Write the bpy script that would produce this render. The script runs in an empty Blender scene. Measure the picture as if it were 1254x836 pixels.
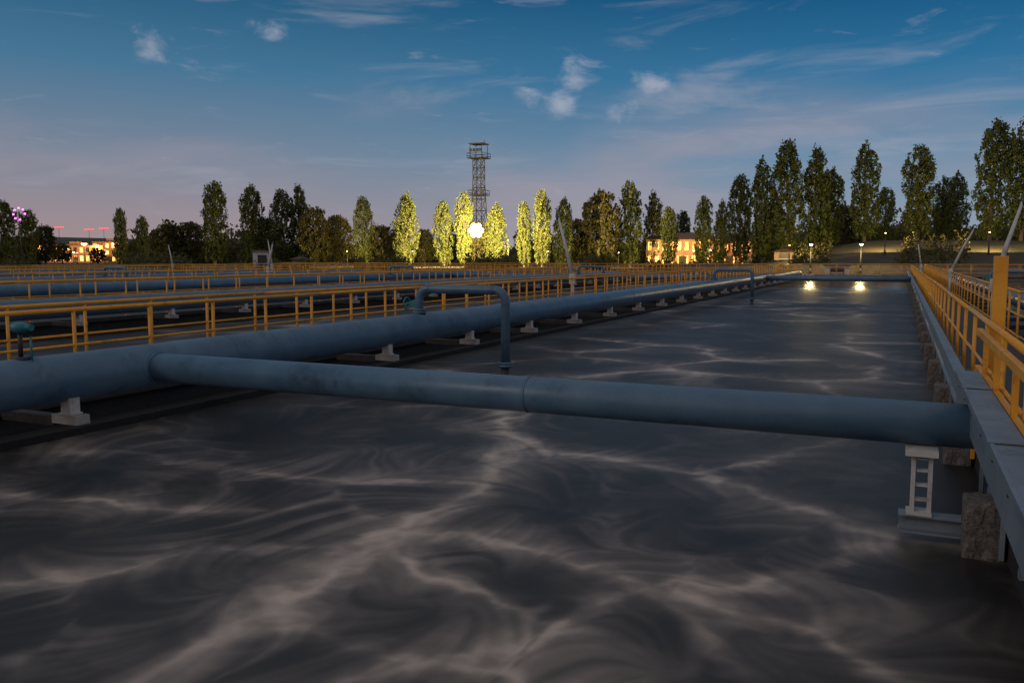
import bpy, math, random
import numpy as np
from mathutils import Vector, Matrix
random.seed(7); rng=np.random.default_rng(7)
scene=bpy.context.scene
COL=scene.collection

def s2l(c):
    return tuple(((v/255)/12.92 if v/255<=.04045 else (((v/255)+.055)/1.055)**2.4) for v in c)

# ------------------------------------------------------------------ materials
def new_mat(name):
    m=bpy.data.materials.new(name); m.use_nodes=True
    nt=m.node_tree; b=nt.nodes['Principled BSDF']
    return m,nt,b
def N(nt,t,**k):
    n=nt.nodes.new(t)
    for a,v in k.items(): setattr(n,a,v)
    return n
def noise_mat(name,c1,c2,scale=3,rough=(.5,.7),bump=.2,bscale=30,spec=.5,metal=0,detail=6,stain=None,stain_scale=1.2,stretch=(1,1,1)):
    m,nt,b=new_mat(name)
    tc=N(nt,'ShaderNodeTexCoord'); mp=N(nt,'ShaderNodeMapping'); mp.inputs['Scale'].default_value=stretch
    nt.links.new(tc.outputs['Object'],mp.inputs['Vector'])
    n=N(nt,'ShaderNodeTexNoise'); n.inputs['Scale'].default_value=scale; n.inputs['Detail'].default_value=detail; n.inputs['Roughness'].default_value=.65
    nt.links.new(mp.outputs[0],n.inputs['Vector'])
    r=N(nt,'ShaderNodeValToRGB'); r.color_ramp.elements[0].position=.32; r.color_ramp.elements[1].position=.68
    r.color_ramp.elements[0].color=(*c1,1); r.color_ramp.elements[1].color=(*c2,1)
    nt.links.new(n.outputs['Fac'],r.inputs[0])
    out=r.outputs[0]
    if stain:
        n2=N(nt,'ShaderNodeTexNoise'); n2.inputs['Scale'].default_value=stain_scale; n2.inputs['Detail'].default_value=8; n2.inputs['Roughness'].default_value=.75
        nt.links.new(mp.outputs[0],n2.inputs['Vector'])
        mr=N(nt,'ShaderNodeMapRange'); mr.inputs['From Min'].default_value=.55; mr.inputs['From Max'].default_value=.72
        nt.links.new(n2.outputs['Fac'],mr.inputs['Value'])
        mx=N(nt,'ShaderNodeMix',data_type='RGBA'); mx.inputs['B'].default_value=(*stain,1)
        nt.links.new(mr.outputs[0],mx.inputs['Factor']); nt.links.new(out,mx.inputs['A']); out=mx.outputs['Result']
    nt.links.new(out,b.inputs['Base Color'])
    rr=N(nt,'ShaderNodeMapRange'); rr.inputs['To Min'].default_value=rough[0]; rr.inputs['To Max'].default_value=rough[1]
    nt.links.new(n.outputs['Fac'],rr.inputs['Value']); nt.links.new(rr.outputs[0],b.inputs['Roughness'])
    if bump>0:
        n3=N(nt,'ShaderNodeTexNoise'); n3.inputs['Scale'].default_value=bscale; n3.inputs['Detail'].default_value=5
        nt.links.new(mp.outputs[0],n3.inputs['Vector'])
        bp=N(nt,'ShaderNodeBump'); bp.inputs['Strength'].default_value=bump; bp.inputs['Distance'].default_value=.02
        nt.links.new(n3.outputs['Fac'],bp.inputs['Height']); nt.links.new(bp.outputs[0],b.inputs['Normal'])
    b.inputs['Metallic'].default_value=metal
    b.inputs['Specular IOR Level'].default_value=spec
    return m
M_PIPE=noise_mat('blue_pipe_paint',(.060,.13,.215),(.10,.19,.28),2.2,(.30,.46),.12,14,stain=(.04,.075,.11),stain_scale=1.7)
M_YEL=noise_mat('yellow_rail_paint',(.74,.31,.022),(.90,.43,.035),2.5,(.4,.6),.12,25,stain=(.34,.13,.02),stain_scale=4)
M_CONC=noise_mat('tank_concrete',(.10,.095,.085),(.20,.185,.165),1.5,(.75,.95),.6,18,stain=(.05,.045,.04),stain_scale=.8)
M_CONCD=noise_mat('damp_concrete',(.018,.017,.015),(.045,.04,.036),2.5,(.6,.9),.6,18)
M_AGG=noise_mat('aggregate_concrete',(.07,.064,.057),(.22,.20,.18),22,(.8,.95),1.0,35)
M_FOOT=noise_mat('pale_concrete',(.28,.27,.26),(.43,.42,.40),6,(.7,.9),.4,25,stain=(.12,.11,.10),stain_scale=5)
M_GREY=noise_mat('grey_steel',(.14,.19,.23),(.25,.30,.35),2,(.35,.6),.1,20,stain=(.08,.08,.08),stain_scale=3,metal=.2)
M_WHITE=noise_mat('white_painted_steel',(.48,.48,.47),(.65,.65,.63),5,(.45,.65),.15,20,stain=(.22,.18,.14),stain_scale=6)
M_DARK=noise_mat('dark_steel',(.02,.022,.025),(.045,.045,.05),5,(.4,.6),.1,20)
M_TEAL=noise_mat('teal_valve_paint',(.02,.16,.20),(.04,.24,.28),5,(.35,.5),.1,20)
M_BARK=noise_mat('tree_bark',(.06,.05,.04),(.12,.10,.08),3,(.8,.95),.6,12,stretch=(1,1,.2))
M_WALL=noise_mat('plaster_wall',(.26,.17,.11),(.36,.25,.17),2,(.8,.9),.2,20)
M_ROOF=noise_mat('roof_tiles',(.07,.035,.03),(.12,.06,.045),2,(.7,.9),.3,20)
M_ASPH=noise_mat('walkway_surface',(.035,.035,.035),(.065,.063,.06),4,(.7,.9),.4,40)
M_GLASS=noise_mat('window_glass',(.02,.03,.04),(.03,.04,.05),2,(.1,.2),0)
def emis(name,col,st,var=0):
    m,nt,b=new_mat(name); b.inputs['Base Color'].default_value=(*col,1)
    b.inputs['Emission Color'].default_value=(*col,1); b.inputs['Emission Strength'].default_value=st
    if var:
        tc=N(nt,'ShaderNodeTexCoord'); n=N(nt,'ShaderNodeTexNoise'); n.inputs['Scale'].default_value=var
        nt.links.new(tc.outputs['Object'],n.inputs['Vector'])
        mr=N(nt,'ShaderNodeMapRange'); mr.inputs['From Min'].default_value=.35; mr.inputs['From Max'].default_value=.65
        mr.inputs['To Min'].default_value=st*.25; mr.inputs['To Max'].default_value=st*1.6
        nt.links.new(n.outputs['Fac'],mr.inputs['Value']); nt.links.new(mr.outputs[0],b.inputs['Emission Strength'])
    return m
E_LAMP=emis('sodium_lamp_glow',(1,.80,.45),40)
E_SMALL=emis('small_lamp_glow',(1,.62,.28),14)
E_WIN=emis('lit_window_glow',(1,.42,.10),3.6,.9)
E_RED=emis('red_lamp_glow',(1,.05,.06),3)
E_MAG=emis('magenta_lamp_glow',(.9,.15,.9),4)
E_PINK=emis('pink_lamp_glow',(1,.25,.30),4)

def leaf_mat(name,dark,light,transl=.35):
    m,nt,b=new_mat(name)
    tc=N(nt,'ShaderNodeTexCoord'); oi=N(nt,'ShaderNodeObjectInfo')
    n=N(nt,'ShaderNodeTexNoise'); n.inputs['Scale'].default_value=.9; n.inputs['Detail'].default_value=4
    nt.links.new(tc.outputs['Object'],n.inputs['Vector'])
    g=N(nt,'ShaderNodeNewGeometry')
    a1=N(nt,'ShaderNodeMath',operation='MULTIPLY_ADD'); a1.inputs[1].default_value=.35
    nt.links.new(g.outputs['Random Per Island'],a1.inputs[0]); nt.links.new(n.outputs['Fac'],a1.inputs[2])
    a2=N(nt,'ShaderNodeMath',operation='MULTIPLY_ADD'); a2.inputs[1].default_value=.25
    nt.links.new(oi.outputs['Random'],a2.inputs[0]); nt.links.new(a1.outputs[0],a2.inputs[2])
    r=N(nt,'ShaderNodeValToRGB'); r.color_ramp.elements[0].position=.45; r.color_ramp.elements[1].position=1.0
    r.color_ramp.elements[0].color=(*dark,1); r.color_ramp.elements[1].color=(*light,1)
    nt.links.new(a2.outputs[0],r.inputs[0]); nt.links.new(r.outputs[0],b.inputs['Base Color'])
    b.inputs['Roughness'].default_value=.6; b.inputs['Specular IOR Level'].default_value=.25
    t=N(nt,'ShaderNodeBsdfTranslucent'); nt.links.new(r.outputs[0],t.inputs['Color'])
    ms=N(nt,'ShaderNodeMixShader'); ms.inputs[0].default_value=transl
    nt.links.new(b.outputs[0],ms.inputs[1]); nt.links.new(t.outputs[0],ms.inputs[2])
    nt.links.new(ms.outputs[0],nt.nodes['Material Output'].inputs['Surface'])
    return m
M_LEAF=leaf_mat('poplar_leaves',(.05,.072,.022),(.13,.155,.042))
M_LEAF2=leaf_mat('shrub_leaves',(.042,.05,.018),(.12,.11,.038))

# ------------------------------------------------------------------ mesh builder
class MB:
    def __init__(s): s.v=[];s.f=[];s.m=[];s.sm=[];s.mats=[]
    def mi(s,mat):
        if mat not in s.mats: s.mats.append(mat)
        return s.mats.index(mat)
    def face(s,idx,mi,sm=False): s.f.append(idx);s.m.append(mi);s.sm.append(sm)
    def box(s,x0,x1,y0,y1,z0,z1,mat,M=None):
        mi=s.mi(mat);b=len(s.v)
        ps=[(x0,y0,z0),(x1,y0,z0),(x1,y1,z0),(x0,y1,z0),(x0,y0,z1),(x1,y0,z1),(x1,y1,z1),(x0,y1,z1)]
        if M is not None: ps=[tuple(M@Vector(p)) for p in ps]
        s.v+=ps
        for q in ((0,3,2,1),(4,5,6,7),(0,1,5,4),(1,2,6,5),(2,3,7,6),(3,0,4,7)): s.face([b+i for i in q],mi)
    def tube(s,p0,p1,r,mat,n=8,r1=None,cap=True,sm=True):
        s.path([p0,p1],r,mat,n,r1,cap,sm)
    def path(s,pts,r,mat,n=12,r1=None,cap=True,sm=True):
        mi=s.mi(mat); pts=[Vector(p) for p in pts]; K=len(pts)
        rs=[r+(r1-r)*i/(K-1) if r1 is not None else r for i in range(K)] if not isinstance(r,list) else r
        rings=[];prev=None
        for i,p in enumerate(pts):
            d=(pts[min(i+1,K-1)]-pts[max(i-1,0)]).normalized()
            if prev is None:
                a=Vector((0,0,1)) if abs(d.z)<.9 else Vector((1,0,0))
                u=d.cross(a).normalized()
            else: u=(prev-d*prev.dot(d)).normalized()
            prev=u; w=d.cross(u); b=len(s.v)
            for k in range(n):
                t=2*math.pi*k/n
                s.v.append(tuple(p+(u*math.cos(t)+w*math.sin(t))*rs[i]))
            rings.append(b)
        for a,b in zip(rings,rings[1:]):
            for k in range(n): s.face([a+k,a+(k+1)%n,b+(k+1)%n,b+k],mi,sm)
        if cap:
            s.face([rings[0]+k for k in range(n)][::-1],mi); s.face([rings[-1]+k for k in range(n)],mi)
    def beam(s,p0,p1,w,mat):
        s.path([p0,p1],w*.7,mat,4,None,True,False)
    def obj(s,name,parent=None,bevel=0,loc=(0,0,0)):
        me=bpy.data.meshes.new(name); me.from_pydata(s.v,[],s.f)
        for m in s.mats: me.materials.append(m)
        me.polygons.foreach_set('material_index',s.m); me.polygons.foreach_set('use_smooth',s.sm); me.update()
        o=bpy.data.objects.new(name,me); COL.objects.link(o); o.location=loc
        if parent: o.parent=parent
        if bevel:
            bm=o.modifiers.new('bevel','BEVEL'); bm.width=bevel; bm.segments=2; bm.limit_method='ANGLE'
        return o
def arc(c,r,a0,a1,ax1,ax2,n=8):
    c=Vector(c);ax1=Vector(ax1);ax2=Vector(ax2)
    return [c+ax1*r*math.cos(a0+(a1-a0)*i/n)+ax2*r*math.sin(a0+(a1-a0)*i/n) for i in range(n+1)]

# ------------------------------------------------------------------ terrain
X0,X1,Y0,Y1=-78.0,24.0,-12.0,93.0
def sst(a,b,x):
    t=min(1,max(0,(x-a)/(b-a))); return t*t*(3-2*t)
def gz(x,y):
    z=.35
    if y>95 or x<-80 or x>26:
        z+=4.6*sst(118,150,y)*sst(-28,-2,x)
        d=math.hypot(x,y)
        z+=sst(330,750,d)*(12+9*math.sin(x*.006+1)+6*math.sin(x*.017+y*.004))
        z+=.25*math.sin(x*.09)*math.sin(y*.07)*sst(100,130,d)
    return z
def axis(a,b,lo,hi):
    c=list(np.linspace(a,b,22))
    d=6;v=b
    while v<hi: v+=d; d*=1.10; c.append(v)
    d=6;v=a;l=[]
    while v>lo: v-=d; d*=1.10; l.append(v)
    return l[::-1]+c
xs=axis(X0,X1,-2200,2200); ys=axis(Y0,Y1,-1200,2600)
v=[(x,y,gz(x,y)) for y in ys for x in xs]; f=[]
nx=len(xs)
for j in range(len(ys)-1):
    for i in range(nx-1):
        cx=(xs[i]+xs[i+1])/2; cy=(ys[j]+ys[j+1])/2
        if X0<cx<X1 and Y0<cy<Y1: continue
        a=j*nx+i; f.append((a,a+1,a+nx+1,a+nx))
me=bpy.data.meshes.new('ground'); me.from_pydata(v,[],f)
M_GR=noise_mat('grass_ground',(.022,.026,.010),(.08,.06,.036),.25,(.85,.95),.8,3,stain=(.10,.075,.05),stain_scale=.05)
me.materials.append(M_GR); o=bpy.data.objects.new('ground',me); COL.objects.link(o)
me.polygons.foreach_set('use_smooth',[True]*len(f))

# ------------------------------------------------------------------ water
def hsh(ix,iy,seed):
    h=(ix.astype(np.int64)*374761393+iy.astype(np.int64)*668265263+seed*1442695041)&0xffffffff
    h=((h^(h>>13))*1274126177)&0xffffffff
    h=h^(h>>16)
    return (h&0xffff)/65535.0
def vn(x,y,seed):
    ix=np.floor(x);iy=np.floor(y);fx=x-ix;fy=y-iy
    fx=fx**3*(fx*(fx*6-15)+10);fy=fy**3*(fy*(fy*6-15)+10)
    a=hsh(ix,iy,seed);b=hsh(ix+1,iy,seed);c=hsh(ix,iy+1,seed);d=hsh(ix+1,iy+1,seed)
    return (a*(1-fx)+b*fx)*(1-fy)+(c*(1-fx)+d*fx)*fy
def fbm(x,y,seed,o=4,g=.5):
    s=0;a=1;t=0
    for i in range(o):
        s=s+a*vn(x*2**i+i*13.7,y*2**i+i*7.3,seed+i*31);t+=a;a*=g
    return s/t
def ss(a,b,x):
    t=np.clip((x-a)/(b-a),0,1);return t*t*(3-2*t)
def segd(x,y,pl):
    D=np.full_like(x,1e9)
    for (ax,ay),(bx,by) in zip(pl,pl[1:]):
        vx,vy=bx-ax,by-ay
        t=np.clip(((x-ax)*vx+(y-ay)*vy)/(vx*vx+vy*vy),0,1)
        D=np.minimum(D,np.hypot(x-ax-t*vx,y-ay-t*vy))
    return D
# Surface currents: aeration boils push foam outwards to convergence lines; the foam map is
# fine noise smeared along that flow (line integral convolution), as a long exposure records it.
CS=[(-2.69,4.18),(-2.1,4.87),(-1.65,6.97),(-1.53,9.3),(.45,6.2),(-5.7,4.4),(-6.2,7.9),(-1.0,4.1),(-.35,4.8),(-3.9,3.9),(-2.6,6.5),(-5.0,8.9),(-3.0,10.0),(.2,8.6),(-7.4,5.6),(-5.0,2.4),(-1.5,2.3)]
_r=random.Random(5); yy=11.4
while yy<116:
    for xx in (-7.0,-4.6,-2.2,0.1):
        CS.append((xx+_r.uniform(-1.1,1.1),yy+_r.uniform(-1.3,1.3)))
    yy+=3.0
# convergence lines near the walkway: (points, strength, core width, halo width)
PLS=[([(-5.6,12.5),(-4.8,10.05),(-3.9,8.6),(-3.75,7.6),(-3.6,6.64),(-3.67,5.3),(-3.6,4.2),(-3.29,2.97),(-3.2,2)],1.0,.10,.38),
     ([(-3.8,8.2),(-2.9,8.5),(-1.8,8.2),(-.9,7.6),(-.06,7.0),(-.2,6.2),(-.7,5.6),(-1.46,5.1),(-1.75,4.4),(-1.8,3.9),(-2.6,3.2)],.75,.08,.30),
     ([(-3.7,7.0),(-4.8,6.5),(-6,6.55),(-8.5,6.2)],.50,.09,.5),
     ([(-3.67,5.3),(-2.9,5.65),(-2.2,5.6),(-1.46,5.1),(-.2,5.0),(.8,4.3)],.8,.08,.28),
     ([(-3.3,4.9),(-2.9,4.65),(-2.4,4.55),(-1.9,4.2)],.6,.07,.2),
     ([(-3.5,3.7),(-2.6,3.45),(-1.7,3.6),(-.9,3.4),(0,3.5)],.65,.08,.32),
     ([(-.06,7.0),(1,6.8)],.5,.1,.3),([(-1.8,8.2),(-.9,10),(-.6,13)],.45,.07,.35),([(-4.4,5.7),(-5.2,5.3),(-6.4,5.2),(-7.5,4.6)],.45,.08,.35),
     ([(-3.5,5.0),(-4.6,4.4),(-5.2,3.4),(-5.6,2.6)],.35,.07,.3)]
def foam_grid(xa,xb,ya,yb,dx,dy,steps,ds,hi):
    X=np.arange(xa,xb,dx);Y=np.arange(ya,yb,dy)
    x,y=np.meshgrid(X,Y)
    wx=x+.6*(fbm(x*.5,y*.5,11)-.5)+.40*(fbm(x*1.5,y*1.5,12)-.5)+.20*(fbm(x*5,y*5,15)-.5)
    wy=y+.6*(fbm(x*.5+9,y*.5,13)-.5)+.40*(fbm(x*1.5+4,y*1.5,14)-.5)+.20*(fbm(x*5+4,y*5,16)-.5)
    F1=np.full_like(x,1e9);F2=np.full_like(x,1e9);CX=np.zeros_like(x);CY=np.zeros_like(x);SG=np.zeros_like(x)
    for i,(cx,cy) in enumerate(CS):
        if cy<ya-6 or cy>yb+6: continue
        d=np.hypot(wx-cx,wy-cy); n=d<F1
        F2=np.where(n,F1,np.minimum(F2,d)); F1=np.where(n,d,F1)
        CX=np.where(n,cx,CX);CY=np.where(n,cy,CY);SG=np.where(n,(.55 if (i*37)%11>5 else -.55),SG)
    ratio=F1/F2; edge=F2-F1
    big=fbm(x*.33,y*.33,77,3)
    near=1-ss(9,13,y)
    pm=ss(.38,.66,big)
    core=np.exp(-edge/.09)*pm*(1-near*.9)
    halo=np.exp(-edge/.40)*(.10+.9*pm)*(1-near*.85)*.75
    for pl,a,w,wh in PLS:
        d=segd(wx,wy,pl)
        core=np.maximum(core,np.exp(-(d/w)**1.2)*a*near); halo=np.maximum(halo,.85*a*np.exp(-(d/wh)**1.2)*near)
    rx=(wx-CX);ry=(wy-CY);rn=np.hypot(rx,ry)+.05
    u=rx/rn-SG*ry/rn; v=ry/rn+SG*rx/rn
    e=.05
    pn=lambda a,b:fbm(a*.55,b*.55,55,2)
    cu=(pn(x,y+e)-pn(x,y-e))/(2*e); cv=-(pn(x+e,y)-pn(x-e,y))/(2*e)
    u=u+cu*1.3; v=v+cv*1.3
    for _ in range(16):
        for A in (0,1):
            u=(np.roll(u,1,A)+2*u+np.roll(u,-1,A))/4; v=(np.roll(v,1,A)+2*v+np.roll(v,-1,A))/4
    m=np.hypot(u,v)+1e-4; u/=m; v/=m
    n0=(vn(x*22,y*22,3)*.5*hi+vn(x*10,y*10,4)*.38+vn(x*4,y*4,6)*.16)
    def samp(A,px,py):
        ix=np.clip(px,0,A.shape[1]-1.001);iy=np.clip(py,0,A.shape[0]-1.001)
        i0=ix.astype(int);j0=iy.astype(int);fx=ix-i0;fy=iy-j0
        return (A[j0,i0]*(1-fx)+A[j0,i0+1]*fx)*(1-fy)+(A[j0+1,i0]*(1-fx)+A[j0+1,i0+1]*fx)*fy
    gx,gy=np.meshgrid(np.arange(len(X),dtype=float),np.arange(len(Y),dtype=float))
    src=core+halo*.5; L=n0.copy();LV=src.copy();W=1.0
    for sgn in (-1,1):
        px=gx.copy();py=gy.copy()
        for k in range(steps):
            uu=samp(u,px,py);vv=samp(v,px,py)
            px+=sgn*uu*ds/dx;py+=sgn*vv*ds/dy
            w=math.cos(math.pi/2*(k+1)/(steps+1))
            L+=w*samp(n0,px,py);LV+=w*samp(src,px,py);W+=w
    L/=W;LV/=W
    L=(L-L.mean())/L.std()
    fib=ss(-1.6,2.6,L); fibs=ss(.0,2.8,L)
    wl=fbm(wx*1.3,wy*1.3,92,5,.6); wl2=ss(.28,.72,fbm(wx*4.5,wy*4.5,98,4,.6))
    F=core*(.40+.70*fib)*(.45+1.0*ss(.3,.7,wl))*(.45+.9*wl2)+halo*(.16+.42*fib)*(.15+1.15*ss(.32,.68,wl))*.70+LV*(.10+.45*fib)*.60
    F+=.10*fibs*ss(.2,.95,ratio)*(.05+1.2*ss(.40,.66,big))+.07*ss(.45,.72,wl)*(.3+.7*fib)+.006*fib
    F=.74*(1-np.exp(-F/.74*1.30))
    return X,Y,F
GN=foam_grid(-9.4,1.2,1.2,14,.024,.024,32,.032,1)
GF=foam_grid(-9.4,1.2,12,112,.05,.11,20,.08,.6)
def gsamp(G,x,y):
    X,Y,A=G
    ix=np.clip((x-X[0])/(X[1]-X[0]),0,len(X)-1.001);iy=np.clip((y-Y[0])/(Y[1]-Y[0]),0,len(Y)-1.001)
    i0=ix.astype(int);j0=iy.astype(int);fx=ix-i0;fy=iy-j0
    return (A[j0,i0]*(1-fx)+A[j0,i0+1]*fx)*(1-fy)+(A[j0+1,i0]*(1-fx)+A[j0+1,i0+1]*fx)*fy
def foam(x,y):
    k=ss(12.3,13.8,y)
    return gsamp(GN,x,y)*(1-k)+gsamp(GF,x,y)*k
def water_mat():
    m,nt,b=new_mat('aerated_water')
    at=N(nt,'ShaderNodeAttribute',attribute_name='foam'); ca=N(nt,'ShaderNodeAttribute',attribute_name='calm')
    tc=N(nt,'ShaderNodeTexCoord'); n=N(nt,'ShaderNodeTexNoise'); n.inputs['Scale'].default_value=7; n.inputs['Detail'].default_value=8; n.inputs['Roughness'].default_value=.7; n.inputs['Distortion'].default_value=.6
    nt.links.new(tc.outputs['Object'],n.inputs['Vector'])
    mr=N(nt,'ShaderNodeMapRange'); mr.inputs['To Min'].default_value=.84; mr.inputs['To Max'].default_value=1.16
    nt.links.new(n.outputs['Fac'],mr.inputs['Value'])
    mu=N(nt,'ShaderNodeMath',operation='MULTIPLY'); nt.links.new(at.outputs['Fac'],mu.inputs[0]); nt.links.new(mr.outputs[0],mu.inputs[1])
    r=N(nt,'ShaderNodeValToRGB'); e=r.color_ramp.elements
    e[0].position=0; e[0].color=(.018,.017,.017,1); e[1].position=1; e[1].color=(.90,.73,.59,1)
    k=e.new(.35); k.color=(.26,.215,.185,1)
    nt.links.new(mu.outputs[0],r.inputs[0]); nt.links.new(r.outputs[0],b.inputs['Base Color'])
    rr=N(nt,'ShaderNodeMapRange'); rr.inputs['To Min'].default_value=.50; rr.inputs['To Max'].default_value=.14
    nt.links.new(ca.outputs['Fac'],rr.inputs['Value']); nt.links.new(rr.outputs[0],b.inputs['Roughness'])
    b.inputs['Specular IOR Level'].default_value=.36
    n2=N(nt,'ShaderNodeTexNoise'); n2.inputs['Scale'].default_value=1.6; n2.inputs['Detail'].default_value=3
    nt.links.new(tc.outputs['Object'],n2.inputs['Vector'])
    bp=N(nt,'ShaderNodeBump'); bp.inputs['Strength'].default_value=.22; bp.inputs['Distance'].default_value=.04
    nt.links.new(n2.outputs['Fac'],bp.inputs['Height']); nt.links.new(bp.outputs[0],b.inputs['Normal'])
    return m
M_WATER=water_mat()
PER=11.2
WC=[1.4-PER*k for k in range(-1,7)]     # walkway centre lines (12.6, 1.4, -9.8, ...)
def water(xa,xb,dense):
    if dense:
        X=np.arange(xa,xb+.02,.026)
        Yl=list(np.arange(-12,2,.5)); y=2.0
        while y<90.3: Yl.append(y); y+=max(.02,.0052*y)
        Yl.append(90.6); Y=np.array(Yl)
    else:
        X=np.linspace(xa,xb,50); Y=np.linspace(-12,90.6,260)
    gx,gy=np.meshgrid(X,Y); fx=gx.ravel();fy=gy.ravel()
    fo=foam(fx,fy) if dense else np.clip(foam(-9+fx-xa,fy+20)*.8,0,1)
    vv=np.stack([fx,fy,np.zeros_like(fx)],1)
    nX=len(X);nY=len(Y)
    a=(np.arange(nY-1)[:,None]*nX+np.arange(nX-1)[None,:]).ravel()
    ff=np.stack([a,a+1,a+nX+1,a+nX],1)
    me=bpy.data.meshes.new('water'); me.vertices.add(len(vv)); me.vertices.foreach_set('co',vv.ravel())
    me.loops.add(ff.size); me.loops.foreach_set('vertex_index',ff.ravel())
    me.polygons.add(len(ff)); me.polygons.foreach_set('loop_start',np.arange(len(ff))*4); me.polygons.foreach_set('loop_total',np.full(len(ff),4))
    me.update(calc_edges=True)
    at=me.attributes.new('foam','FLOAT','POINT'); at.data.foreach_set('value',fo.astype(np.float32))
    at=me.attributes.new('calm','FLOAT','POINT'); at.data.foreach_set('value',ss(50,72,fy).astype(np.float32))
    me.materials.append(M_WATER)
    o=bpy.data.objects.new('water',me); COL.objects.link(o)
for k,c in enumerate(WC[1:],1):
    water(c-PER+.65, c-.65, k==1)
water(1.4+.65,12.6-.65,False)

# ------------------------------------------------------------------ tanks: walkways, walls, pipes
DZ=.45
for c in WC:
    b=MB()
    b.box(c-.65,c+.65,-12,92.2,-.8,DZ-.12,M_CONCD)
    b.box(c-.72,c+.72,-12,92.2,DZ-.12,DZ,M_ASPH)
    b.box(c+.65,c+.95,-12,90.6,-.8,.10,M_CONCD)
    b.obj('concrete_walkway',bevel=.015)
b=MB()
b.box(X0,X1,90.6,93.0,-.8,DZ-.125,M_CONC); b.box(X0,X1,90.4,93.0,DZ-.12,DZ+.004,M_CONC)
b.box(X0,X0+9,-12,90.6,-.8,.4,M_CONC); b.box(13.25,X1,-12,90.6,-.8,.4,M_CONC)
b.box(X0,X1,-12.6,-12,-.8,.4,M_CONC)
b.obj('concrete_tank_wall')

def railing(x,ya,yb,sp=1.5,h=1.03,along='y',off=0,name='yellow_railing'):
    b=MB()
    def P(a,z,d=0): return (x+d,a,z) if along=='y' else (a,x+d,z)
    y=ya+off
    jit=random.Random(int(x*10))
    while y<=yb:
        b.path([P(y,DZ-.05),P(y+jit.uniform(-.012,.012),DZ+h)],.024,M_YEL,6)
        if along=='y': b.box(x-.05,x+.05,y-.05,y+.05,DZ+.004,DZ+.016,M_YEL)
        y+=sp
    L=6.0; y=ya
    while y<yb-.1:
        e=min(yb,y+L); dz=jit.uniform(-.012,.012); dz2=jit.uniform(-.012,.012)
        for z,rr in ((DZ+h,.030),(DZ+h*.58,.018),(DZ+h*.2,.018)):
            b.path([P(y,z+dz),P(e-.012,z+dz2)],rr,M_YEL,6)
        y=e
    return b.obj(name)
for k,c in enumerate(WC):
    for s in (-1,1):
        railing(c+s*.62,-6 if k<3 else 5,90.2,1.15 if k==2 else 1.5,off=.25+.13*k)
railing(91.1,X0+2,X1-2,2.0,along='x'); railing(92.5,X0+2,X1-2,2.0,along='x')

def bracket(b,x,y):
    b.box(x-.10,x+.27,y-.08,y+.08,.39,.485,M_FOOT)
    b.box(x+.0,x+.18,y-.07,y+.07,.487,.503,M_WHITE)
    b.box(x+.02,x+.036,y-.06,y+.06,.504,.66,M_WHITE); b.box(x+.14,x+.156,y-.06,y+.06,.504,.66,M_WHITE)
    b.box(x+.036,x+.14,y-.062,y-.052,.504,.655,M_WHITE); b.box(x+.036,x+.14,y-.006,y+.006,.504,.655,M_WHITE)
    b.box(x-.9,x-.102,y-.07,y+.07,.36,.46,M_CONCD)
def arch_pipe(x,y):
    b=MB(); r=.078; R=.2; zt=1.55; xe=x+1.72
    pts=[(x,y,1.0)]+arc((x+R,y,zt-R),R,math.pi,math.pi/2,(1,0,0),(0,0,1))+arc((xe-R,y,zt-R),R,math.pi/2,0,(1,0,0),(0,0,1))+[(xe,y,.30)]
    b.path(pts,r,M_PIPE,20)
    b.tube((xe,y,.27),(xe,y,.31),.125,M_PIPE,20); b.tube((xe,y,.225),(xe,y,.265),.125,M_PIPE,20)
    b.tube((xe,y,-.3),(xe,y,.228),.07,M_DARK,16)
    b.tube((x,y,1.11),(x,y,1.15),.125,M_PIPE,20); b.tube((x,y,1.155),(x,y,1.195),.125,M_PIPE,20)
    for k in range(6):
        t=k*math.pi/3
        b.tube((xe+.102*math.cos(t),y+.102*math.sin(t),.21),(xe+.102*math.cos(t),y+.102*math.sin(t),.325),.011,M_DARK,6)
    for p,q in (((x+R+.02,y,zt),(x+R+.03,y,zt)),((xe-R-.03,y,zt),(xe-R-.02,y,zt)),((xe,y,zt-R-.03),(xe,y,zt-R-.02))):
        b.tube(p,q,r+.004,M_PIPE,20)
    b.tube((x-.02,y,1.28),(x-.26,y,1.28),.028,M_TEAL,10)
    b.box(x-.14,x-.05,y-.06,y+.06,1.22,1.34,M_TEAL)
    ring=[Vector((x-.26,y+.11*math.cos(t),1.28+.11*math.sin(t))) for t in np.linspace(0,2*math.pi,17)]
    b.path(ring,.013,M_TEAL,6)
    for t in (0,2.1,4.2): b.tube((x-.26,y,1.28),(x-.26,y+.11*math.cos(t),1.28+.11*math.sin(t)),.009,M_TEAL,5)
    b.obj('arched_air_pipe')
ys_br=[y for y in np.arange(-3,90,3.0)]
ARCH={0:(48,),1:(39.8,),2:(13.2,39.8),3:(52,),4:(47,),5:(34.5,),6:(60,),7:()}
for k,c in enumerate(WC):
    x=c+1.9
    b=MB(); b.path([(x,-12,.86),(x,58 if k==2 else 60,.86)],.25,M_PIPE,36)
    for y in np.arange(-9.4,56,5.9): b.tube((x,y,.86),(x,y+.018,.86),.2545,M_PIPE,36)
    if k==2: b.path([(x,58,.86),(x,60,.86),(x,76,.86)],[.25,.17,.17],M_PIPE,28)
    b.obj('blue_main_pipe')
    b=MB()
    for y in ys_br: bracket(b,x,y)
    b.obj('pipe_support_bracket')
    for y in ARCH[k]: arch_pipe(x,y)
X_M=-7.9
b=MB(); b.path([(X_M+.05,7.03,.86),(1.95,7.03,.86)],.163,M_PIPE,40)
for x in (-3.05,): b.tube((x-.012,7.03,.86),(x+.012,7.03,.86),.1675,M_PIPE,40)
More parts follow.
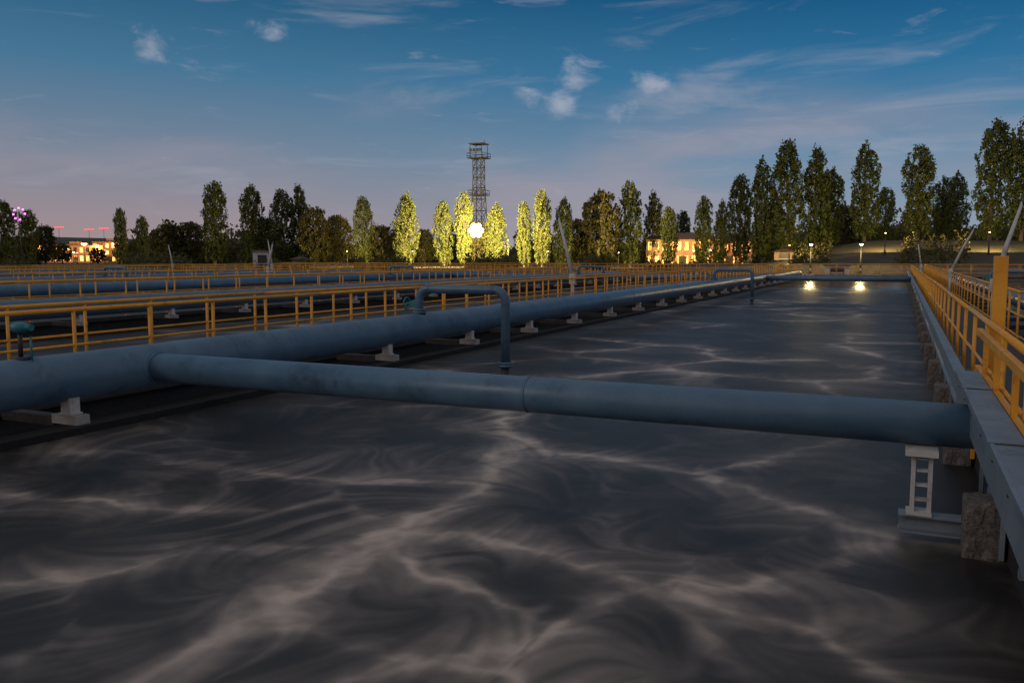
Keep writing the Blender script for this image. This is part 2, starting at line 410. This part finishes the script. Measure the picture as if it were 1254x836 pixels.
b.tube((X_M+.235,7.03,.86),(X_M+.262,7.03,.86),.172,M_PIPE,40)
b.obj('blue_cross_pipe')
for c in WC[1:6]:
    b=MB(); x=c-PER+1.9
    b.path([(x,55,.86),(c-.3,55,.86)],.16,M_PIPE,24); b.tube((x+5,55,.86),(x+5.03,55,.86),.166,M_PIPE,24)
    b.obj('blue_cross_pipe')
b=MB(); x=.21;y=6.90
b.box(x-.13,x+.09,y-.14,y+.14,.655,.697,M_WHITE)
for dx in (-.085,.03):
    b.box(x+dx,x+dx+.012,y-.05,y+.05,.22,.655,M_WHITE)
    b.box(x+dx+.012,x+dx+.03,y-.05,y-.042,.22,.655,M_WHITE); b.box(x+dx+.012,x+dx+.03,y+.042,y+.05,.22,.655,M_WHITE)
for z in (.30,.41,.52,.61): b.box(x-.073,x+.03,y-.035,y+.035,z,z+.016,M_WHITE)
b.box(x-.11,x+.065,y-.09,y+.09,.2,.222,M_WHITE)
b.box(x-.16,.62,y-.08,y+.08,.185,.199,M_GREY); b.box(x-.16,.62,y-.08,y+.08,.06,.074,M_GREY); b.box(x-.155,.62,y-.007,y+.007,.074,.185,M_GREY)
b.obj('pipe_support_trestle',bevel=.002)
for i,y in enumerate(np.arange(6.75,88,3.0)):
    b=MB(); b.box(-.13,.13,-.16,.16,-.3,.40,M_AGG)
    o=b.obj('concrete_block',loc=(.60,y,0),bevel=.02)
    o.rotation_euler=(0,0,random.uniform(-.05,.05))
    sb=o.modifiers.new('s','SUBSURF'); sb.subdivision_type='SIMPLE'; sb.levels=3; sb.render_levels=3
    tx=bpy.data.textures.get('rough') or bpy.data.textures.new('rough','CLOUDS'); tx.noise_scale=.06
    d=o.modifiers.new('d','DISPLACE'); d.texture=tx; d.strength=.035
    if i>8: o.modifiers.clear()
b=MB()
for ya,yb in [(-6,1.9),(1.92,8.55)]:
    b.box(.49,.66,ya,yb,1.075,1.095,M_GREY)
    b.box(.495,.507,ya,yb,.82,1.073,M_GREY)
    b.box(.47,.4949,ya,yb,1.05,1.10,M_GREY)
    b.box(.643,.655,ya,yb,.86,1.073,M_GREY)
    b.box(.508,.642,ya,yb,.86,.872,M_GREY)
    for y in np.arange(ya+.3,yb,.75): b.tube((.50,y,1.0),(.488,y,1.0),.012,M_DARK,8)
for y in (3.1,5.2,7.35): b.box(.462,.668,y,y+.07,1.101,1.107,M_GREY)
ya=8.58
while ya<88:
    yb=ya+6
    b.box(.50,.60,ya,yb-.02,1.0,1.012,M_GREY); b.box(.50,.508,ya,yb-.02,.86,.998,M_GREY); b.box(.594,.602,ya,yb-.02,.86,.998,M_GREY)
    b.tube((.54,ya,.78),(.54,yb-.01,.78),.05,M_GREY,12)
    ya=yb
for y in np.arange(1.2,88,1.5):
    b.box(.52,.82,y-.02,y+.02,.70,.74,M_GREY); b.box(.60,.625,y-.02,y+.02,.3,.86,M_GREY)
b.obj('steel_cable_tray')
b=MB(); b.box(.815,.935,9.44,9.56,.20,2.12,M_YEL)
b.box(.66,.813,9.46,9.54,.62,.70,M_YEL); b.box(.70,.74,9.47,9.53,.1,.619,M_YEL)
b.obj('yellow_gate_post',bevel=.006)
b=MB()
for z in (.62,1.0,1.36): b.box(.69,.74,4.6,9.4,z,z+.06,M_YEL)
for yy in (5.2,6.4,7.6,8.6): b.box(.695,.735,yy,yy+.05,.40,1.359,M_YEL)
b.obj('yellow_gate_railing')
b=MB(); x,y=-7.9,5.55
b.tube((x,y,1.08),(x,y,1.13),.09,M_DARK,14); b.tube((x,y,1.13),(x,y,1.38),.022,M_DARK,8)
b.tube((x+.09,y+.05,1.08),(x+.09,y+.05,1.33),.012,M_TEAL,6)
b.path([(x,y,1.37),(x,y,1.40),(x,y,1.45),(x,y,1.47)],[.05,.085,.08,.04],M_TEAL,14)
b.tube((x-.02,y,1.42),(x+.14,y+.03,1.42),.035,M_TEAL,10)
b.obj('valve_actuator')

def davit(x,y,lx,top=3.4,ly=0):
    b=MB()
    b.tube((x,y,DZ),(x,y,1.35),.055,M_WHITE,10); b.tube((x,y,DZ),(x,y,DZ+.03),.12,M_WHITE,12)
    b.box(x-.09,x+.09,y-.07,y+.07,1.3,1.62,M_WHITE)
    b.path([(x,y,1.45),(x+lx*.45,y+ly*.45,1.45+(top-1.45)*.5),(x+lx,y+ly,top)],[.07,.05,.032],M_WHITE,10)
    b.tube((x+lx*.8,y+ly*.8,1.45+(top-1.45)*.83),(x,y,1.0),.006,M_DARK,4)
    b.tube((x+lx,y+ly,top),(x+lx*1.05,y+ly,top-.12),.05,M_DARK,8)
    b.obj('tilted_davit_pole')
davit(-9.3,24.8,-.5); davit(-43.4,29.4,.5,3.5); davit(-43.4,51,-.35,3.5); davit(1.95,42,.85,3.4); davit(2.0,23,.5,3.45)
davit(1.4,76,-.3,3.3); davit(-32.2,37.5,.4,3.0); davit(-54.6,52,-.4,3.2)

# ------------------------------------------------------------------ trees
def leaf_mesh(centers,sizes,nl,leaf,seed,zs=1.5):
    r=np.random.default_rng(seed); n=len(centers)
    c=np.repeat(centers,nl,0); s=np.repeat(sizes,nl)[:,None]
    d=r.normal(size=(n*nl,3)); d/=np.linalg.norm(d,axis=1)[:,None]; d*=r.random((n*nl,1))**.5
    d[:,2]*=zs
    p=c+d*s
    a=r.normal(size=p.shape); a/=np.linalg.norm(a,axis=1)[:,None]
    t=r.normal(size=p.shape); bb=np.cross(a,t); bb/=np.linalg.norm(bb,axis=1)[:,None]
    L=leaf*(.6+.8*r.random((len(p),1)))
    return np.stack([p-a*L*.5,p+bb*L*.36,p+a*L*.5,p-bb*L*.36],1).reshape(-1,3)
def tree_mesh(name,h,w,prof,seed,nclump,nl,leaf,start=.1,upward=True,mat=M_LEAF,cz=1.5,cs0=.06):
    r=np.random.default_rng(seed); rr=random.Random(seed)
    b=MB()
    pts=[];rad=[]
    for i in range(7):
        t=i/6; pts.append((rr.uniform(-.12,.12)*t*2,rr.uniform(-.12,.12)*t*2,h*.9*t)); rad.append(max(.03,.32*(1-t)**.8))
    b.path(pts,rad,M_BARK,8)
    cs=[];sz=[]
    nb=34
    lob=r.random(6)*6.28
    def R(t,th):
        return w*.5*np.interp(t,prof[0],prof[1])*(1+.10*np.sin(2*th+lob[0]+t*5)+.10*np.sin(3*th+lob[1]+t*9)+.07*np.sin(t*19+lob[2]+th))
    for i in range(nb):
        t0=start+(.85-start)*i/nb; th=rr.uniform(0,6.28); tt=min(.97,t0+(.16 if upward else .08)); rad_=R(tt,th)*.85
        p0=Vector((0,0,h*t0)); p1=Vector((math.cos(th)*rad_,math.sin(th)*rad_,h*tt))
        pm=(p0+p1)/2+Vector((math.cos(th),math.sin(th),-.4))*rad_*.15
        b.path([p0,pm,p1],[.09*(1-t0)+.02,.05*(1-t0)+.015,.012],M_BARK,5,cap=False)
    while len(cs)<nclump:
        t=start+(1-start)*r.random(); 
        if r.random()>np.interp(t,prof[0],prof[1])+.12: continue
        th=r.random()*6.283
        q=r.random()**.42
        rad_=R(t,th)*q
        cs.append((math.cos(th)*rad_,math.sin(th)*rad_,h*t*.965)); sz.append(w*(cs0+.07*r.random()))
    q=leaf_mesh(np.array(cs),np.array(sz),nl,leaf,seed+5,cz)
    base=len(b.v); nq=len(q)//4
    mi=b.mi(mat)
    b.v+= [tuple(x) for x in q]
    b.f+= [[base+4*i,base+4*i+1,base+4*i+2,base+4*i+3] for i in range(nq)]
    b.m+=[mi]*nq; b.sm+=[False]*nq
    me=bpy.data.meshes.new(name); me.from_pydata(b.v,[],b.f)
    for m in b.mats: me.materials.append(m)
    me.polygons.foreach_set('material_index',b.m); me.update()
    return me
pp=([0,.06,.18,.4,.65,.82,.93,1],[.35,.65,.88,.98,1,.88,.62,.20])
pp2=([0,.06,.2,.35,.55,.75,.9,1],[.5,.8,.97,1,.97,.86,.60,.18])
pp3=([0,.05,.15,.35,.6,.8,.92,1],[.3,.55,.75,.88,1,.95,.70,.26])
rp=([0,.12,.3,.5,.75,.92,1],[.1,.6,.95,1,.88,.6,.2])
pops=[tree_mesh('poplar_mesh_%d'%i,18,4.7,(pp,pp2,pp3)[i%3],100+i,390,19,.40,.05+.015*(i%3),cz=2.4,cs0=.04) for i in range(7)]
rnds=[tree_mesh('round_mesh_%d'%i,12,8.5,rp,200+i,330,24,.46,.14,False,M_LEAF2,cz=1.0,cs0=.04) for i in range(3)]
# bearing from tank axis (deg, +right), distance (m), height (m), crown width (m), kind
T=[(-55.4,230,15,7,0),(-54.2,235,13.3,6,0),(-53.4,240,10,6,1),(-49.3,215,13.2,4.0,0),(-48.1,215,11.5,4.0,0),(-46.7,225,10,8,1),(-45.3,225,10.5,9,1),
(-43.9,210,19.5,7.6,0),(-41.6,208,18.8,6.8,0),(-39.8,205,17.8,7.0,0),(-38.6,207,19,6.6,0),(-37.7,190,13,7.4,1),(-36.2,195,11.6,7.5,1),(-34.5,180,14.5,5.2,0),(-33.4,190,9,6,1),
(-31.8,166,14.0,6.0,0),(-30.5,175,7.5,5,1),(-29.2,166,12.7,4.8,0),(-27.9,164,14.3,4.6,0),(-26.9,170,9,5,1),(-25.7,166,12.2,5.6,0),(-23.8,166,12.9,3.8,0),(-22.6,164,14.8,4.8,0),(-21.3,168,13.6,5.0,0),(-20.2,175,10,5,1),
(-18.7,175,15.7,8.2,1),(-16.7,178,17.5,6.4,0),(-15.2,182,15.6,5.6,0),(-14.2,170,12.0,4.2,0),(-13.4,205,12.8,5.2,0),(-12.0,165,13.4,4.6,0),(-10.9,168,12.6,4.4,0),
(-9.6,150,15.6,4.8,0),(-8.3,148,18.2,5.2,0),(-6.7,146,20.8,6.0,0),(-5.1,147,19.5,6.2,0),(-4.2,152,16.5,5.4,0),(-2.2,150,20.2,5.8,0),(-1.0,175,15,5,0),(.8,152,19.6,6.4,0),(2.1,175,16.5,5,0),(2.9,172,17.0,5,0),(4.6,152,23.0,6.4,0),(6.2,150,22.6,6.4,0),(7.8,152,21,6,0),(9.6,150,22,6,0),
(-57.5,235,15,6,0),(-60,230,16,7,0),(-7.6,170,14,6,0),(-3.3,178,12,7,1),(-40.6,225,12,8,1),(-52.5,285,6,6,1),(-50.6,290,5.0,5,1)]
for i,(be,d,h,w,kd) in enumerate(T):
    a=math.radians(be); x=d*math.sin(a); y=d*math.cos(a)
    me=rnds[i%3] if kd else pops[(i*5+i//3)%7]
    h0,w0=(12,8.5) if kd else (18,5.2)
    o=bpy.data.objects.new('broadleaf_tree' if kd else 'poplar_tree',me); COL.objects.link(o)
    z=gz(x,y); hh=h if z<1 else h-(z-.4)
    k=1.0 if kd else .84
    o.location=(x,y,z-.1); o.scale=(w/w0*k,w/w0*k,hh*1.02/h0); o.rotation_euler=(random.uniform(-.025,.025),random.uniform(-.025,.025),random.uniform(0,6.28))
cs=[];sz=[]
for i in range(2600):
    be=-66+80*rng.random(); d=235+60*rng.random()
    if -54<be<-49.3: d+=300
    a=math.radians(be); x=d*math.sin(a); y=d*math.cos(a)
    H=(5.5+3.2*math.sin(be*1.3)+2.4*math.sin(be*3.1+1)+1.5*math.sin(be*7))*(1 if d<300 else .6)
    cs.append((x,y,gz(x,y)+max(2,H)*rng.random()**.8)); sz.append(1.6+1.3*rng.random())
q=leaf_mesh(np.array(cs),np.array(sz),26,1.15,9,1.2)
me=bpy.data.meshes.new('distant_tree_row'); nq=len(q)//4
me.from_pydata([tuple(p) for p in q],[],[(4*i,4*i+1,4*i+2,4*i+3) for i in range(nq)]); me.materials.append(M_LEAF2)
COL.objects.link(bpy.data.objects.new('distant_tree_row',me))
cs=[];sz=[]
for i in range(1500):
    be=-62+74*rng.random(); d=118+22*rng.random()
    sp=math.sin(be*.9)+.6*math.sin(be*2.3+1)
    if sp<.25 and not (-15.6<be<-9): continue
    if -15.6<be<-9 and rng.random()<.6: continue
    if -54<be<-49: continue
    a=math.radians(be); x=d*math.sin(a); y=d*math.cos(a)
    if y<100 and x>-84: continue
    cs.append((x,y,gz(x,y)+(.8 if -15.6<be<-9 else 1.5)*rng.random())); sz.append(.5+.5*rng.random())
q=leaf_mesh(np.array(cs),np.array(sz),36,.4,10)
me=bpy.data.meshes.new('shrub_hedge'); nq=len(q)//4
me.from_pydata([tuple(p) for p in q],[],[(4*i,4*i+1,4*i+2,4*i+3) for i in range(nq)]); me.materials.append(M_LEAF2)
COL.objects.link(bpy.data.objects.new('shrub_hedge',me))

# ------------------------------------------------------------------ lattice tower
def polar(be,d): a=math.radians(be); return d*math.sin(a),d*math.cos(a)
tx,ty=polar(-26.85,187)
b=MB()
def hw(z): return 1.75-(1.75-.95)*min(1,z/18)
lv=[0,3,6,9,12,14.5,17,19.2,21.2,23.2]
for s1 in (-1,1):
    for s2 in (-1,1):
        for a,c in zip(lv,lv[1:]): b.beam((s1*hw(a),s2*hw(a),a),(s1*hw(c),s2*hw(c),c),.16,M_DARK)
for a,c in zip(lv,lv[1:]):
    cs4=[(-1,-1),(1,-1),(1,1),(-1,1)]
    for k in range(4):
        p,q=cs4[k],cs4[(k+1)%4]
        b.beam((p[0]*hw(a),p[1]*hw(a),a),(q[0]*hw(c),q[1]*hw(c),c),.09,M_DARK)
        b.beam((q[0]*hw(a),q[1]*hw(a),a),(p[0]*hw(c),p[1]*hw(c),c),.09,M_DARK)
        b.beam((p[0]*hw(c),p[1]*hw(c),c),(q[0]*hw(c),q[1]*hw(c),c),.10,M_DARK)
for z,w in ((15.3,1.75),(23.2,1.9)):
    b.box(-w,w,-w,w,z,z+.18,M_DARK)
    for p,q in (((-w,-w),(w,-w)),((w,-w),(w,w)),((w,w),(-w,w)),((-w,w),(-w,-w))):
        for hh in (.5,1.1): b.beam((p[0],p[1],z+hh),(q[0],q[1],z+hh),.07,M_DARK)
        b.beam((p[0],p[1],z),(p[0],p[1],z+1.1),.09,M_DARK)
for s1 in (-1,1):
    for s2 in (-1,1): b.beam((s1*1.4,s2*1.4,23.2),(s1*1.4,s2*1.4,26.2),.12,M_DARK)
b.box(-1.7,1.7,-1.6,1.6,26.2,26.4,M_DARK)
for x in (-1.1,-.3,.5,1.2): b.box(x-.25,x+.25,-1.9,-1.6,24.6,25.2,M_DARK)
b.tube((.9,.9,26.4),(.9,.9,27.3),.05,M_DARK,5)
b.box(-2.2,2.2,-2.2,2.2,-.3,.3,M_CONC)
b.obj('lattice_floodlight_tower',loc=(tx,ty,.35))

# ------------------------------------------------------------------ lamps
def street_lamp(be,d,h,p,big=False,mat=None,col=(1,.70,.26),hr=.13,spot=True):
    x,y=polar(be,d); g=gz(x,y); e=bpy.data.objects.new('street_lamp',None); COL.objects.link(e); e.location=(x,y,g)
    b=MB(); b.tube((0,0,0),(0,0,h-.3),.10,M_DARK,8,r1=.05); b.tube((0,0,0),(0,0,.6),.14,M_DARK,8)
    if big:
        c=MB(); R=.44  # oversized head cluster, the lamp's glare built into its shape
        for i in range(7):
            ang=i*math.pi/3; cx,cz=(0,0) if i==6 else (.88*math.cos(ang),.88*math.sin(ang))
            c.path([(cx,-.165,h+cz),(cx,-.28,h+cz),(cx,-.42,h+cz)],[R,R*.95,R*.5],E_LAMP,18)
            b.path([(cx,-.03,h+cz),(cx,-.16,h+cz)],[.2,R+.02],M_DARK,18)
            b.tube((cx,0,h+cz),(0,0,h),.04,M_DARK,6)
        b.tube((0,0,h-.3),(0,0,h),.06,M_DARK,8)
        b.obj('pole',e); c.obj('lamp_glare_heads',e)
    else:
        b.path([(0,0,h-.3),(0,-.2,h),(0,-.7,h+.1)],.05,M_DARK,6); b.box(-hr,hr,-1.1,-.6,h+.06,h+.16,M_DARK); b.obj('pole',e)
        c=MB(); c.path([(0,-.85,h+.055),(0,-.85,h-.0),(0,-.85,h-hr*.5)],[hr,hr*.9,hr*.4],mat or E_SMALL,10); c.obj('lamp_head',e)
    e.rotation_euler=(0,0,math.radians(-be))
    if p:
        l=bpy.data.lights.new('bulb_or_added_spot','SPOT' if spot else 'POINT'); l.energy=p; l.color=col; l.shadow_soft_size=.3
        L=bpy.data.objects.new('bulb_or_added_spot',l); COL.objects.link(L); L.parent=e
        if spot:   # added spot behind the head lights trees and walls, turned from the water
            l.spot_size=math.radians(165); l.spot_blend=.3; L.location=(0,.4,h+.1); L.rotation_euler=(math.radians(100),0,0)
        else: L.location=(0,-1.0,h-.4)
street_lamp(-27.05,151,6.6,120000,True)
for be,d,h,p in ((-24.9,155,5.0,17000),(-31.3,155,3.0,19000),(-22.2,153,3.0,9000),(-35.6,170,3.0,9000),(-11.5,155,3,3500),(-17.5,164,3,5000),(-6.6,130,3,4500),(-1.0,134,3,4000),(4.6,134,3,4500)):
    street_lamp(be,d,h,p,hr=.10)
for be,d in ((-5.3,100),(-2.35,100)): street_lamp(be,d,3.2,700,hr=.20,spot=False)

# ------------------------------------------------------------------ buildings
def building(name,be,d,w,dep,h,floors,nw,lit,roof='hip',wall=M_WALL,z=None,rot=0):
    x,y=polar(be,d); g=gz(x,y) if z is None else z
    e=bpy.data.objects.new(name,None); COL.objects.link(e); e.location=(x,y,g); e.rotation_euler=(0,0,math.radians(-be+rot))
    b=MB(); rl=random.Random(int(be*100+d)); wn=MB(); dr=MB()
    fh=h/floors; bw=w/nw; ww=bw*.5; wh=fh*.6
    yf=-dep/2
    for k in range(floors):
        z0=k*fh; sill=z0+fh*.22
        b.box(-w/2,w/2,yf,yf+.3,z0,sill,wall)
        b.box(-w/2,w/2,yf,yf+.3,sill+wh,z0+fh,wall)
        for i in range(nw+1):
            xa=-w/2 if i==0 else -w/2+(i-.5)*bw+ww/2
            xb=w/2 if i==nw else -w/2+(i+.5)*bw-ww/2
            b.box(xa,xb,yf,yf+.3,sill,sill+wh,wall)
        b.box(-w/2-.05,w/2+.05,yf-.10,yf-.003,z0+fh-.14,z0+fh-.02,wall)
        for i in range(nw):
            cx=-w/2+(i+.5)*bw
            m=E_WIN if rl.random()<lit else M_GLASS
            wn.box(cx-ww/2+.002,cx+ww/2-.002,yf+.18,yf+.2,sill+.002,sill+wh-.002,m)
            wn.box(cx-.04,cx+.04,yf+.12,yf+.17,sill+.002,sill+wh-.002,M_DARK)
            wn.box(cx-ww/2,cx+ww/2,yf-.08,yf-.004,sill-.1,sill-.01,M_WHITE)
    b.box(-w/2,-w/2+.3,yf+.302,dep/2,0,h,wall); b.box(w/2-.3,w/2,yf+.302,dep/2,0,h,wall); b.box(-w/2+.302,w/2-.302,dep/2-.3,dep/2,0,h,wall)
    b.obj('walls',e); wn.obj('windows',e)
    dr.box(-.7,.7,yf-.06,yf-.01,0,min(2.2,h*.8),M_DARK); dr.obj('door',e)
    r=MB(); o=.5
    if roof=='hip':
        mi=r.mi(M_ROOF); rh=min(3,dep*.18)
        r.v+=[(-w/2-o,yf-o,h),(w/2+o,yf-o,h),(w/2+o,-yf+o,h),(-w/2-o,-yf+o,h),(-w/2+dep*.4,0,h+rh),(w/2-dep*.4,0,h+rh)]
        for q in ((0,1,5,4),(1,2,5),(2,3,4,5),(3,0,4),(3,2,1,0)): r.face(list(q),mi)
    else:
        r.box(-w/2-.2,w/2+.2,yf-.2,-yf+.2,h+.003,h+.3,M_CONC)
        if w>10: r.box(-w*.1,w*.12,-1.5,1.5,h+.302,h+1.6,wall)
    r.obj('roof',e)
    return e
building('two_storey_house',-13.3,184,15,8,5.6,2,10,.95)
building('two_storey_house',-10.3,186,9,7,5.2,2,6,.85)
building('flat_roofed_block',-51.8,350,18,12,6,2,9,.7,'flat')
building('flat_roofed_block',-49.9,360,12,12,7.5,3,6,.6,'flat')
building('flat_roofed_block',-53.2,390,22,12,6.5,2,10,.5,'flat')
building('pump_house',-41.0,150,3,3,2.9,1,1,0,'flat',M_WHITE)
building('pump_house',-38.6,140,2.6,2.6,1.8,1,1,0,'hip')
building('pump_house',-6.9,140,3.0,3,1.3,1,1,0,'hip')
building('pump_house',-3.7,98,2.4,1.6,.9,1,1,0,'flat',M_WHITE)
OR=(1,.45,.12)
for be,d,z,p,hr in ((-11.3,178,3.4,900,.22),(-14.4,178,3.6,900,.25),(-12.6,177,3.2,900,.22),(-9.9,180,3.4,800,.2),(-52.2,338,5,3000,.8),(-51.3,336,6.5,4000,1.1),(-50.6,345,6,3000,.6),(-49.7,350,7,3000,.7),(-53.2,375,6,3000,.7),(-53.8,380,4,0,.5),(-51.9,330,3.5,0,.5),(-50.2,330,3,0,.5)):
    street_lamp(be,d-3,z,p,col=OR,spot=True,hr=hr)
for be,d,z,m in ((-51.7,300,3.5,E_PINK),(-50.2,310,4.5,E_PINK),(-52.9,310,4,E_PINK),(-49.4,300,3,E_PINK)):
    street_lamp(be,d,z,0,mat=m,hr=.4)
for be,d,z,m in ((-52.6,440,14,E_RED),(-51.0,440,13.0,E_RED),(-50.2,440,13.5,E_RED)):
    x,y=polar(be,d); g=gz(x,y); b=MB()
    b.tube((x,y,g),(x,y,g+z-.5),.15,M_DARK,6,r1=.07); b.path([(x-3,y,g+z-.4),(x+3,y,g+z-.4)],.06,M_DARK,5)
    for dx in (-2.6,-.8,.9,2.5): b.path([(x+dx,y,g+z-.35),(x+dx,y,g+z),(x+dx,y,g+z+.3)],[.2,.4,.15],m,8)
    b.obj('beacon_mast')
x,y=polar(-54.6,205); b=MB(); g=gz(x,y)
b.tube((x,y,g),(x,y,g+11.5),.15,M_DARK,6)
for t in range(7): 
    aa=t*.8; b.path([(x+1.8*math.cos(aa),y,g+11+1.2*math.sin(aa)-.15),(x+1.8*math.cos(aa),y,g+11+1.2*math.sin(aa)+.15)],.18,E_MAG,8)
    b.tube((x,y,g+11),(x+1.8*math.cos(aa),y,g+11+1.2*math.sin(aa)),.03,M_DARK,4)
b.obj('coloured_light_mast')
b=MB(); b.box(-26,60,104,104.3,.2,1.35,M_CONC); b.box(-26.1,60.1,103.9,104.4,1.353,1.45,M_CONC); b.obj('retaining_wall')

# ------------------------------------------------------------------ sky
w=bpy.data.worlds.new('World'); scene.world=w; w.use_nodes=True; nt=w.node_tree; nt.nodes.clear()
out=N(nt,'ShaderNodeOutputWorld'); bg=N(nt,'ShaderNodeBackground'); nt.links.new(bg.outputs[0],out.inputs[0])
tc=N(nt,'ShaderNodeTexCoord'); sep=N(nt,'ShaderNodeSeparateXYZ'); nt.links.new(tc.outputs['Generated'],sep.inputs[0])
zz=N(nt,'ShaderNodeMath',operation='MULTIPLY'); zz.inputs[1].default_value=1.6; nt.links.new(sep.outputs['Z'],zz.inputs[0]); zz.use_clamp=True
def ramp(stops):
    r=N(nt,'ShaderNodeValToRGB'); e=r.color_ramp.elements
    while len(e)>1: e.remove(e[-1])
    e[0].position=stops[0][0]*1.6; e[0].color=(*s2l(stops[0][1]),1)
    for p,c in stops[1:]:
        k=e.new(min(1,p*1.6)); k.color=(*s2l(c),1)
    nt.links.new(zz.outputs[0],r.inputs[0]); return r
RL=ramp([(0,(170,146,144)),(.05,(154,142,150)),(.11,(124,136,154)),(.20,(74,120,152)),(.29,(34,92,128)),(.40,(84,110,132)),(.6,(134,137,144))])
RR=ramp([(0,(150,158,170)),(.05,(138,156,174)),(.11,(100,142,172)),(.20,(46,114,158)),(.29,(14,80,126)),(.40,(78,108,136)),(.6,(134,137,144))])
def dot(v):
    n=N(nt,'ShaderNodeVectorMath',operation='DOT_PRODUCT'); n.inputs[1].default_value=v; nt.links.new(tc.outputs['Generated'],n.inputs[0]); return n.outputs['Value']
def mrange(s,a,b_,c=0,d=1,smooth=True):
    n=N(nt,'ShaderNodeMapRange'); n.interpolation_type='SMOOTHSTEP' if smooth else 'LINEAR'
    n.inputs['From Min'].default_value=a; n.inputs['From Max'].default_value=b_; n.inputs['To Min'].default_value=c; n.inputs['To Max'].default_value=d
    nt.links.new(s,n.inputs['Value']); return n.outputs[0]
def mix(f,a,b_):
    n=N(nt,'ShaderNodeMix',data_type='RGBA'); 
    nt.links.new(f,n.inputs['Factor'])
    for s,k in ((a,'A'),(b_,'B')):
        if isinstance(s,tuple): n.inputs[k].default_value=s
        else: nt.links.new(s,n.inputs[k])
    return n.outputs['Result']
def math2(op,a,b_):
    n=N(nt,'ShaderNodeMath',operation=op)
    for i,s in enumerate((a,b_)):
        if isinstance(s,(int,float)): n.inputs[i].default_value=s
        else: nt.links.new(s,n.inputs[i])
    return n.outputs[0]
base=mix(mrange(dot((.909,.417,0)),-.55,.55),RL.outputs[0],RR.outputs[0])
back=mrange(dot((.2,-.98,0)),-.1,.8)
base=mix(back,base,(*s2l((165,153,152)),1))
def cloudnoise(scale,st,rot=(0,0,0),detail=7,dist=.4,rough=.6):
    mp=N(nt,'ShaderNodeMapping'); mp.inputs['Scale'].default_value=st; mp.inputs['Rotation'].default_value=rot
    nt.links.new(tc.outputs['Generated'],mp.inputs[0])
    n=N(nt,'ShaderNodeTexNoise'); n.inputs['Scale'].default_value=scale; n.inputs['Detail'].default_value=detail; n.inputs['Distortion'].default_value=dist; n.inputs['Roughness'].default_value=rough
    nt.links.new(mp.outputs[0],n.inputs['Vector']); return n.outputs['Fac']
c1=mrange(cloudnoise(2.2,(1,1,4.0),(.12,.05,0),6,.3,.52),.43,.72,0,.55)
c1=math2('MULTIPLY',c1,mrange(sep.outputs['Z'],.25,.10))
base=mix(c1,base,(*s2l((176,158,166)),1))
c2=mrange(cloudnoise(4.2,(1,1,6.0),(-.10,.12,0),7,.6,.58),.52,.76,0,.42)
base=mix(c2,base,(*s2l((168,170,182)),1))
c3=mrange(cloudnoise(11,(1,1,5.0),(.3,.12,0),8,.8,.6),.58,.78,0,.30)
base=mix(c3,base,(*s2l((170,172,186)),1))
pn=cloudnoise(18,(1,1,1.6),(0,0,0),8,.4,.62)
def puff(d,rad):
    n=N(nt,'ShaderNodeVectorMath',operation='SUBTRACT'); n.inputs[1].default_value=d; nt.links.new(tc.outputs['Generated'],n.inputs[0])
    s=N(nt,'ShaderNodeVectorMath',operation='MULTIPLY'); s.inputs[1].default_value=(1,1,1.4); nt.links.new(n.outputs[0],s.inputs[0])
    l=N(nt,'ShaderNodeVectorMath',operation='LENGTH'); nt.links.new(s.outputs[0],l.inputs[0])
    return mrange(l.outputs['Value'],0,rad,1,0)
L=None
for d,rad in (((-.340,.920,.203),.065),((-.392,.900,.190),.05),((-.365,.92,.180),.045),((-.258,.948,.195),.05),((-.30,.94,.165),.05),((-.62,.74,.245),.04),((-.71,.66,.22),.045)):
    q=puff(d,rad); L=q if L is None else math2('MAXIMUM',L,q)
dens=math2('ADD',pn,math2('MULTIPLY',L,.28))
pf=math2('MULTIPLY',mrange(dens,.62,.94,0,.66),mrange(L,0,.55))
base=mix(pf,base,(*s2l((182,184,198)),1))
nt.links.new(base,bg.inputs[0]); bg.inputs[1].default_value=.95

sun=bpy.data.lights.new('sun','SUN'); sun.energy=.28; sun.angle=math.radians(15); sun.color=(1,.86,.76)
so=bpy.data.objects.new('sun',sun); COL.objects.link(so)
so.rotation_euler=Vector((.55,.65,-.42)).to_track_quat('-Z','Y').to_euler()

# ------------------------------------------------------------------ camera
cam=bpy.data.cameras.new('camera'); cam.lens=29.77; cam.sensor_width=36; cam.clip_end=6000; cam.clip_start=.05
co=bpy.data.objects.new('camera',cam); COL.objects.link(co); co.location=(0,0,2.1)
co.rotation_euler=(math.radians(90-5.62),0,math.radians(24.64)); scene.camera=co
scene.view_settings.view_transform='Standard'; scene.view_settings.look='None'; scene.view_settings.exposure=0
